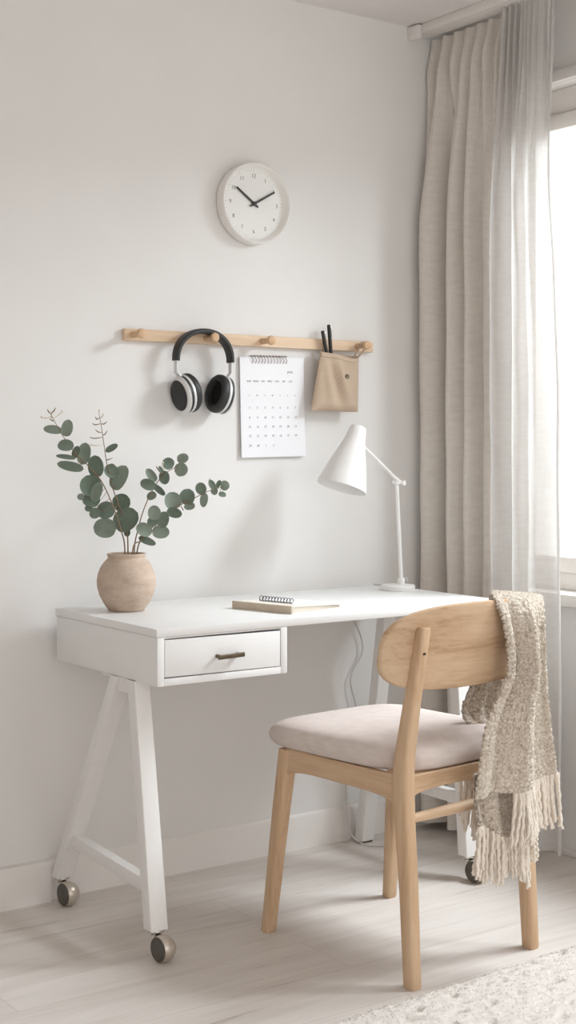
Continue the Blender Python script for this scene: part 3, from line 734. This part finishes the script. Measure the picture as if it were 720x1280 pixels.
# ------------------------------------------------------------------ notebooks
NB = Vector((1.963, 2.786, DZ)); na = math.radians(14)
nm = Matrix.Translation(NB) @ Matrix.Rotation(na, 4, 'Z')
nb = thing('notebook', 'thick cream notebook with tan spine lying flat on the desk', 'notebook', NB, na)
NL, NW = .195, .195
def wedge(bm, x0, x1, y0, y1, za0, za1, zb0, zb1):
    V = [(x0, y0, za0), (x1, y0, zb0), (x1, y1, zb0), (x0, y1, za0), (x0, y0, za1), (x1, y0, zb1), (x1, y1, zb1), (x0, y1, za1)]
    faces_from(bm, V, [(0,3,2,1), (4,5,6,7), (0,1,5,4), (1,2,6,5), (2,3,7,6), (3,0,4,7)], False)
b = new()
for k in range(7):                     # leaves fanning out towards the open edge
    za = .0022+k*.0021; zb = .0016+k*.0008+.0006*math.sin(k*2)
    wedge(b, .001, NW-.004-.004*abs(math.sin(k*1.7)), .002, NL-.002, za, za+.0018, zb, zb+.0007)
obj('pages', b, 'pages', nb, local=True)
b = new(); wedge(b, 0, NW+.004, 0, NL, 0, .002, 0, .0012); wedge(b, 0, NW, 0, NL, .0168, .0188, .0076, .0090); obj('cover', b, 'cover', nb, local=True)
b = new(); box(b, -.0016, .004, -.0004, NL+.0004, 0, .0192, .0008); obj('spine', b, 'spine', nb, local=True)
sp = thing('notepad', 'small white spiral notepad lying on the cream notebook', 'notepad', nm @ Vector((.07, .06, .016)), na)
slope = -(.0188-.0090)/NW
zt = lambda x: .0189+slope*x
b = new(); wedge(b, .068, .172, .055, .165, zt(.068)+.0002, zt(.068)+.0036, zt(.172)+.0002, zt(.172)+.0032)
bmesh.ops.transform(b, matrix=nm, verts=b.verts); obj('page_block', b, 'paper', sp)
b = new()
for k in range(11):
    y = .058+.1*k/10; pts = []
    for i in range(15):
        a = 2*PI*i/14; pts.append(Vector((.068+.0068*math.cos(a), y+.0026*i/14, zt(.068)+.0062+.0066*math.sin(a))))
    tube(b, pts, .00105, 6)
bmesh.ops.transform(b, matrix=nm, verts=b.verts); obj('spiral_wire', b, 'wire', sp)

# ------------------------------------------------------------------ wall clock
KC = Vector((2.168, WB, 1.814)); kr = .112
ck = thing('wall_clock', 'round white wall clock with dark hands showing ten past ten', 'clock', KC)
km = axis_mat(KC, (0, -1, 0), Vector((1, 0, 0)))      # local x to the right, y down on the wall, z out of it
KM = Matrix.Translation(KC) @ Matrix(((1,0,0,0), (0,0,-1,0), (0,1,0,0), (0,0,0,1)))   # local x right, y up, z towards the room
b = new(); lathe(b, [(0, .001), (kr-.006, .001), (kr-.002, .003), (kr, .008), (kr, .036), (kr-.001, .0385), (kr-.0035, .040), (kr-.006, .0385), (kr-.008, .034), (kr-.0125, .024), (kr-.016, .0205)], KM, 96)
obj('case', b, 'clockrim', ck)
b = new(); lathe(b, [(kr-.015, .018), (kr-.0158, .0208), (0, .0208)], KM, 96); dl = obj('dial', b, 'dial', ck)
for h in range(1, 13):
    a = PI/2-2*PI*h/12; r = .077; b = new()
    text_bm(b, str(h), .0155, KM @ Matrix.Translation((r*math.cos(a), r*math.sin(a), .0211)), bold=-.0002)
    obj('numeral', b, 'ink', dl)
b = new()
for i in range(60):
    a = PI/2-2*PI*i/60; r0, r1 = .0895, .0935 if i % 5 else .0945
    bb = new(); box(bb, r0, r1, -.0003 if i % 5 else -.0005, .0003 if i % 5 else .0005, .0208, .0212, 0); merge(b, bb, KM @ Matrix.Rotation(a, 4, 'Z'))
obj('minute_track', b, 'inklight', dl)
def hand(name, ang, L, w, tail, z):
    b = new(); V = [(-tail, -w*.8, z), (0, -w*1.15, z), (L*.9, -w, z), (L, -w*.75, z), (L, w*.75, z), (L*.9, w, z), (0, w*1.15, z), (-tail, w*.8, z)]
    loft(b, [[Vector(v) for v in V], [Vector((v[0], v[1], v[2]+.0012)) for v in V]], smooth=False)
    bmesh.ops.transform(b, matrix=KM @ Matrix.Rotation(PI/2-ang, 4, 'Z'), verts=b.verts); obj(name, b, 'hand', ck)
hand('hour_hand', math.radians(305), .071, .0029, .016, .0235); hand('minute_hand', math.radians(60), .077, .0025, .018, .0255)
b = new(); lathe(b, [(.006, .021), (.006, .0275), (.005, .0285), (0, .0285)], KM, 24); obj('hub', b, 'hand', ck)

# ------------------------------------------------------------------ peg rail
RZ0, RZ1, RX0, RX1, RY = 1.4205, 1.4515, 1.768, 2.592, WB-.018
pr = thing('peg_rail', 'long pale wood peg rail fixed to the wall below the clock', 'peg rail', ((RX0+RX1)/2, WB, RZ0))
b = new(); box(b, RX0, RX1, RY, WB, RZ0, RZ1, .0025); obj('board', b, 'beech', pr)
PEGS = [1.792, 2.015, 2.198, 2.532]
for x in PEGS:
    b = new(); lathe(b, [(0, 0), (.0085, 0), (.0085, .014), (.0072, .022), (.0072, .030), (.0105, .036), (.0126, .041), (.0130, .046), (.0115, .0505), (.0065, .053), (0, .0535)], axis_mat((x, RY, (RZ0+RZ1)/2), (0, -1, 0)), 32)
    obj('peg', b, 'peg', pr)

# ------------------------------------------------------------------ headphones
HY = RY-.026; hxc = 1.9915
hp = thing('headphones', 'black and silver over-ear headphones hanging from the second peg', 'headphones', (hxc, HY, 1.24))
HW2, HT = .0855, 1.4585
band = []
for i in range(25):
    a = PI*i/24; x = hxc-HW2*math.cos(a)*(1 if abs(math.cos(a)) < .99 else 1); z = 1.371+(HT-1.371-.006)*math.sin(a)**.85
    band.append(Vector((x, HY, z)))
b = new(); rings = []
for i, p in enumerate(band):
    d = (band[min(i+1, 24)]-band[max(i-1, 0)]).normalized(); nrm = Vector((-d.z, 0, d.x)); 
    t = math.sin(PI*i/24); w, th = .0145+.004*t, .0060+.0012*t; ring = []
    for k in range(16):
        a = 2*PI*k/16; c, s = math.cos(a), math.sin(a); e = 4; r = (abs(c)**e+abs(s)**e)**(-1/e)
        ring.append(p+Vector((0, 1, 0))*(r*c*w)+nrm*(r*s*th))
    rings.append(ring)
loft(b, rings); hb = obj('headband', b, 'phoneblack', hp)
for sx, tilt in ((-1, .24), (1, -.20)):
    xe = hxc+sx*HW2; cc = Vector((xe-sx*.031, HY, 1.284))
    b = new(); bar(b, (xe, HY, 1.374), (xe, HY, 1.337), .016, .0045, .3, up=Vector((1, 0, 0)))
    bar(b, (xe, HY, 1.342), (cc.x+sx*.018, HY, 1.328), .018, .005, .3, up=Vector((1, 0, 0))); obj('slider', b, 'silver', hp)
    ax = Vector((sx*math.cos(abs(tilt)), -.12 if sx < 0 else .10, -math.sin(abs(tilt)))).normalized()
    m = axis_mat(cc, ax) @ Matrix.Diagonal((1.0, .84, 1, 1))
    ro = .052
    b = new(); lathe(b, [(0, .0265), (ro*.60, .0265), (ro*.78, .0248), (ro*.83, .0225), (ro*.83, .018)], m, 48)
    lathe(b, [(ro*.90, .0145), (ro*.955, .0130), (ro*.955, .0060), (ro*.90, .0045)], m, 48)
    cup = obj('ear_cup', b, 'phoneblack', hp)
    b = new(); lathe(b, [(ro*.80, .0250), (ro*.87, .0235), (ro*.95, .0195), (ro*.985, .0150), (ro*.96, .0138), (ro*.9, .0138)], m, 48)
    lathe(b, [(ro*.90, .0062), (ro*.985, .0058), (ro*1.0, .0035), (ro*.985, -.0015), (ro*.90, -.0025)], m, 48); obj('silver_ring', b, 'silver', cup)
    b = new(); lathe(b, [(ro*.88, -.0015), (ro*.985, -.0025), (ro*1.02, -.0090), (ro*1.0, -.0170), (ro*.91, -.0230), (ro*.78, -.0250), (ro*.68, -.0225), (ro*.63, -.0165), (ro*.62, -.010)], m, 48); cs = obj('ear_cushion', b, 'phoneblack', hp)
    b = new(); lathe(b, [(ro*.66, -.0098), (0, -.0105)], m, 40); obj('ear_mesh', b, 'phonefoam', cs)

# ------------------------------------------------------------------ calendar
cl = thing('wall_calendar', 'white spiral wall calendar page hanging under the peg rail', 'calendar', (2.245, WB, 1.39))
QM = Matrix.Translation((2.2410, WB-.0075, 1.254)) @ Matrix.Rotation(math.radians(-1.1), 4, 'Y') @ Matrix(((1,0,0,0), (0,0,-1,0), (0,1,0,0), (0,0,0,1)))
cw, chh = .216, .278
b = new(); Pm = np.zeros((24, 16, 3))
for i in range(24):
    for j in range(16):
        u, v = j/15-.5, i/23-.5
        Pm[i, j] = QM @ Vector((u*cw, -v*chh, .0012+.006*max(0, v+.1)**2+.002*max(0, u)*max(0, v)*2))
sheet(b, Pm, .0006); pbm = b
for k in range(3):
    bb = new(); box(bb, -cw/2+.0006*k, cw/2-.0005*k, -chh/2+.003+.0015*k, chh/2-.0002, -.0012-.0013*k, -.0004-.0013*k, 0); merge(b, bb, QM)
npaper = len(b.faces)
Zp = lambda v: .0017+.006*max(0, -v/chh+.1)**2
b = new()
def put(body, x, y, size, bold=0): text_bm(b, body, size, QM @ Matrix.Translation((x, y, Zp(y)+.0004)), bold=bold)
put('JUNE', .060, .098, .0085, -.0001)
for k, s in enumerate(('SUN', 'MON', 'TUE', 'WED', 'THU', 'FRI', 'SAT')): put(s, -.080+.0235*k, .072, .0075, -.0001)
for r, y in enumerate((.0325, -.0015, -.029, -.0546, -.080, -.107)):
    for c in range(7):
        n = (r-1)*7+c+1
        s = 'SMTWTFS'[c] if r == 0 else (str(n) if n <= 30 else '' if n > 31 else '')
        if r == 5: s = ('29', '30', '1', '2', '', '', '')[c]
        if r == 0: s = 'SMTWTFS'[c]
        if s: put(s, -.079+.0258*c, y, .0090 if r else .0062, -.0001)
tm = bpy.data.meshes.new('t'); b.to_mesh(tm); b.free(); pbm.from_mesh(tm); pbm.faces.ensure_lookup_table()
for f in pbm.faces[npaper:]: f.material_index = 1
obj('page', pbm, ['paper', 'inklight'], cl)
b = new()
for k in range(12):
    x = -.070+.114*k/11*1.0; pts = []
    for i in range(17):
        a = 2*PI*i/16; pts.append(QM @ Vector((x+.003*i/16, chh/2-.006+.011*math.sin(a)*1.0, .0006+.0055*math.cos(a))))
    tube(b, pts, .0009, 6)
tube(b, [QM @ Vector((-.074+.128*i/10, chh/2+.004, -.002)) for i in range(11)], .0009, 6)
obj('spiral_wire', b, 'calwire', cl)

# ------------------------------------------------------------------ canvas pouch and pens
po = thing('canvas_pouch', 'tan canvas pouch with a button hanging from the last peg', 'pouch', (2.452, RY-.02, 1.245))
yf = RY-.026
TL, TR, BL_, BR_ = wy(402, 440, yf), wy(448, 447, yf), wy(389, 513, yf), wy(447, 515, yf)
def pouch_sheet(front):
    n, m_ = 40, 34; P = np.zeros((n, m_, 3))
    for i in range(n):
        v = i/(n-1)
        for j in range(m_):
            u = j/(m_-1); p = (TL*(1-u)+TR*u)*(1-v)+(BL_*(1-u)+BR_*u)*v
            e = (max(0, 4*u*(1-u)))**.5; bot = min(1, (1-v)*9)**.5
            if front:
                dy = -.016*e*bot*(.25+.75*min(1, v*1.6))+math.sin(PI*v)*e*(.009*math.exp(-((u-.30-.42*(v-.3))/.09)**2)-.012*math.exp(-((u-.52-.42*(v-.3))/.11)**2)-.007*math.exp(-((u-.10-.3*v)/.09)**2))+.004*math.exp(-((u-.75)/.2)**2)*(1-v)**3
                dz = -.006*math.exp(-((u-.75)/.22)**2)*(1-v)**4
            else:
                dy = .018*bot*e**.5; dz = .004*(1-v)**3
            P[i, j] = (p.x, p.y+dy, p.z+dz)
    return P
b = new(); sheet(b, pouch_sheet(True), .0016); sheet(b, pouch_sheet(False), .0016); bag = obj('bag', b, 'pouch', po)
b = new(); Pf = pouch_sheet(True)
band_ = Pf[:4].copy(); band_[:, :, 1] -= .0016; sheet(b, band_, .0016); obj('hem', b, 'pouch', po)
b = new(); c = Vector(Pf[15, 20]); lathe(b, [(0, .003), (.0045, .003), (.0068, .0036), (.0076, .0026), (.0076, 0), (0, 0)], axis_mat(c+Vector((0, -.001, 0)), (0, -1, 0)), 28)
obj('button', b, 'bronze', po)
b = new(); px = PEGS[3]
tube(b, smooth_path([TR+Vector((-.012, .016, -.008)), Vector((px-.012, RY-.025, 1.428)), Vector((px-.008, RY-.026, 1.442)), Vector((px, RY-.026, 1.4457)), Vector((px+.008, RY-.026, 1.442)), Vector((px+.006, RY-.027, 1.425)), TR+Vector((-.002, .012, -.006))], 6), .0032, 8); obj('hanging_loop', b, 'pouch', po)
def pen(label, ptop, pbot, r, grp=None):
    t_, b_ = wy(*ptop, yf+.009), wy(*pbot, yf+.009)
    b_ = b_+(b_-t_).normalized()*.085
    o = thing('pen', label, 'pen', b_)
    m = axis_mat(b_, t_-b_); L = (t_-b_).length
    b = new(); lathe(b, [(0, 0), (.0012, .004), (r*.9, .014), (r, .02), (r, L-.004), (r*.85, L-.001), (0, L)], m, 20); obj('barrel', b, 'black', o)
    b = new(); bb = new(); box(bb, r*.7, r+.0018, -.0015, .0015, L-.036, L-.004, .0006); merge(b, bb, m); obj('clip', b, 'chrome', o)
    b = new(); lathe(b, [(r*.55, L-.0008), (r*.5, L+.0012), (0, L+.0014)], m, 14); obj('end_cap', b, 'silver', o)
pen('shorter black pen leaning left in the canvas pouch', (403, 413), (408, 440), .0052)
pen('taller black pen standing on the right in the canvas pouch', (411, 405.5), (413.5, 440), .0055)

# ------------------------------------------------------------------ rug
RO = Vector((2.05, 1.668, 0)); rr_ = math.radians(2.4)
RM = Matrix.Translation(RO) @ Matrix.Rotation(rr_, 4, 'Z')
rw, rh = 1.9, 1.16                                    # its far edge runs just behind the chair
nx, ny = 340, 230
xs = np.linspace(-rw/2, rw/2, nx); ys = -rh/2+rh*(np.linspace(0, 1, ny))**.72
P = np.zeros((ny, nx, 3))
for i, y in enumerate(ys):
    for j, x in enumerate(xs):
        ed = min(rw/2-abs(x), rh/2-abs(y)); e = min(1, max(0, ed)/.022)**.5
        p = Vector((x, y, 0)); row = .5+.5*math.sin(y*2*PI/.034+1.5*noise.noise(p*6))
        dim = max(0, noise.noise(Vector((x*30, y*34, 3)))-.12)*3.2*row
        z = .017+.003*noise.noise(p*40)+.0022*noise.noise(p*110)-.0105*min(1, dim)
        wob = .006*noise.noise(Vector((x*14, y*14, 9)))
        P[i, j] = RM @ Vector((x+wob*(1-e), y+wob*(1-e)+.004*noise.noise(Vector((x*60, 0, 0)))*(1-e), .001+z*e))
b = new(); grid(b, P)
N = normals(P); V = []; F = []
vis = 0
while vis < 6000:
    i = int((1-random.random()**2.2*.55)*(ny-2)); j = random.randrange(int(nx*.28), int(nx*.78))
    p = P[i, j]+(P[i+1, j]-P[i, j])*random.random()+(P[i, j+1]-P[i, j])*random.random(); vis += 1
    tg = np.random.randn(3)*.8; tg[2] = abs(tg[2])*.3+.5; tg /= np.linalg.norm(tg); L = random.uniform(.004, .007)
    sd = np.cross(tg, np.random.randn(3)); sd = sd/(np.linalg.norm(sd)+1e-9)*.0006; k = len(V)
    p = p-np.array([0, 0, .001]); p1 = p+tg*L*.6; p2 = p+tg*L+np.array([0, 0, -.001])
    V += [p-sd, p+sd, p1+sd, p1-sd, p2]; F += [(k, k+1, k+2, k+3), (k+3, k+2, k+4)]
faces_from(b, V, F)
own('rug', b, 'rug', 'fluffy cream rug lying on the floor behind the oak chair', 'rug', RO)

# ------------------------------------------------------------------ light
w = bpy.data.worlds.new('daylight'); SC.world = w; w.use_nodes = True
bg = w.node_tree.nodes['Background']; bg.inputs['Color'].default_value = (1.0, .98, .955, 1); bg.inputs['Strength'].default_value = 1.15
def area(name, loc, target, sx, sy, power, col):
    l = bpy.data.lights.new(name, 'AREA'); l.shape = 'RECTANGLE'; l.size = sx; l.size_y = sy; l.energy = power; l.color = col
    o = bpy.data.objects.new(name, l); COL.objects.link(o); o.location = loc
    o.rotation_euler = (Vector(target)-Vector(loc)).to_track_quat('-Z', 'Y').to_euler(); return o
area('window_daylight', (3.55, 1.85, 2.40), (2.05, 2.75, 0), 1.1, .85, 112, (.89, .95, 1.0))
SC.view_settings.view_transform = 'Standard'; SC.view_settings.look = 'None'; SC.view_settings.gamma = 1; SC.view_settings.use_curve_mapping = False
SC.view_settings.exposure = 0.48
SC.cycles.use_denoising = True
SC.cycles.max_bounces = 10; SC.cycles.diffuse_bounces = 6; SC.cycles.transparent_max_bounces = 12
SC.cycles.sample_clamp_indirect = 6
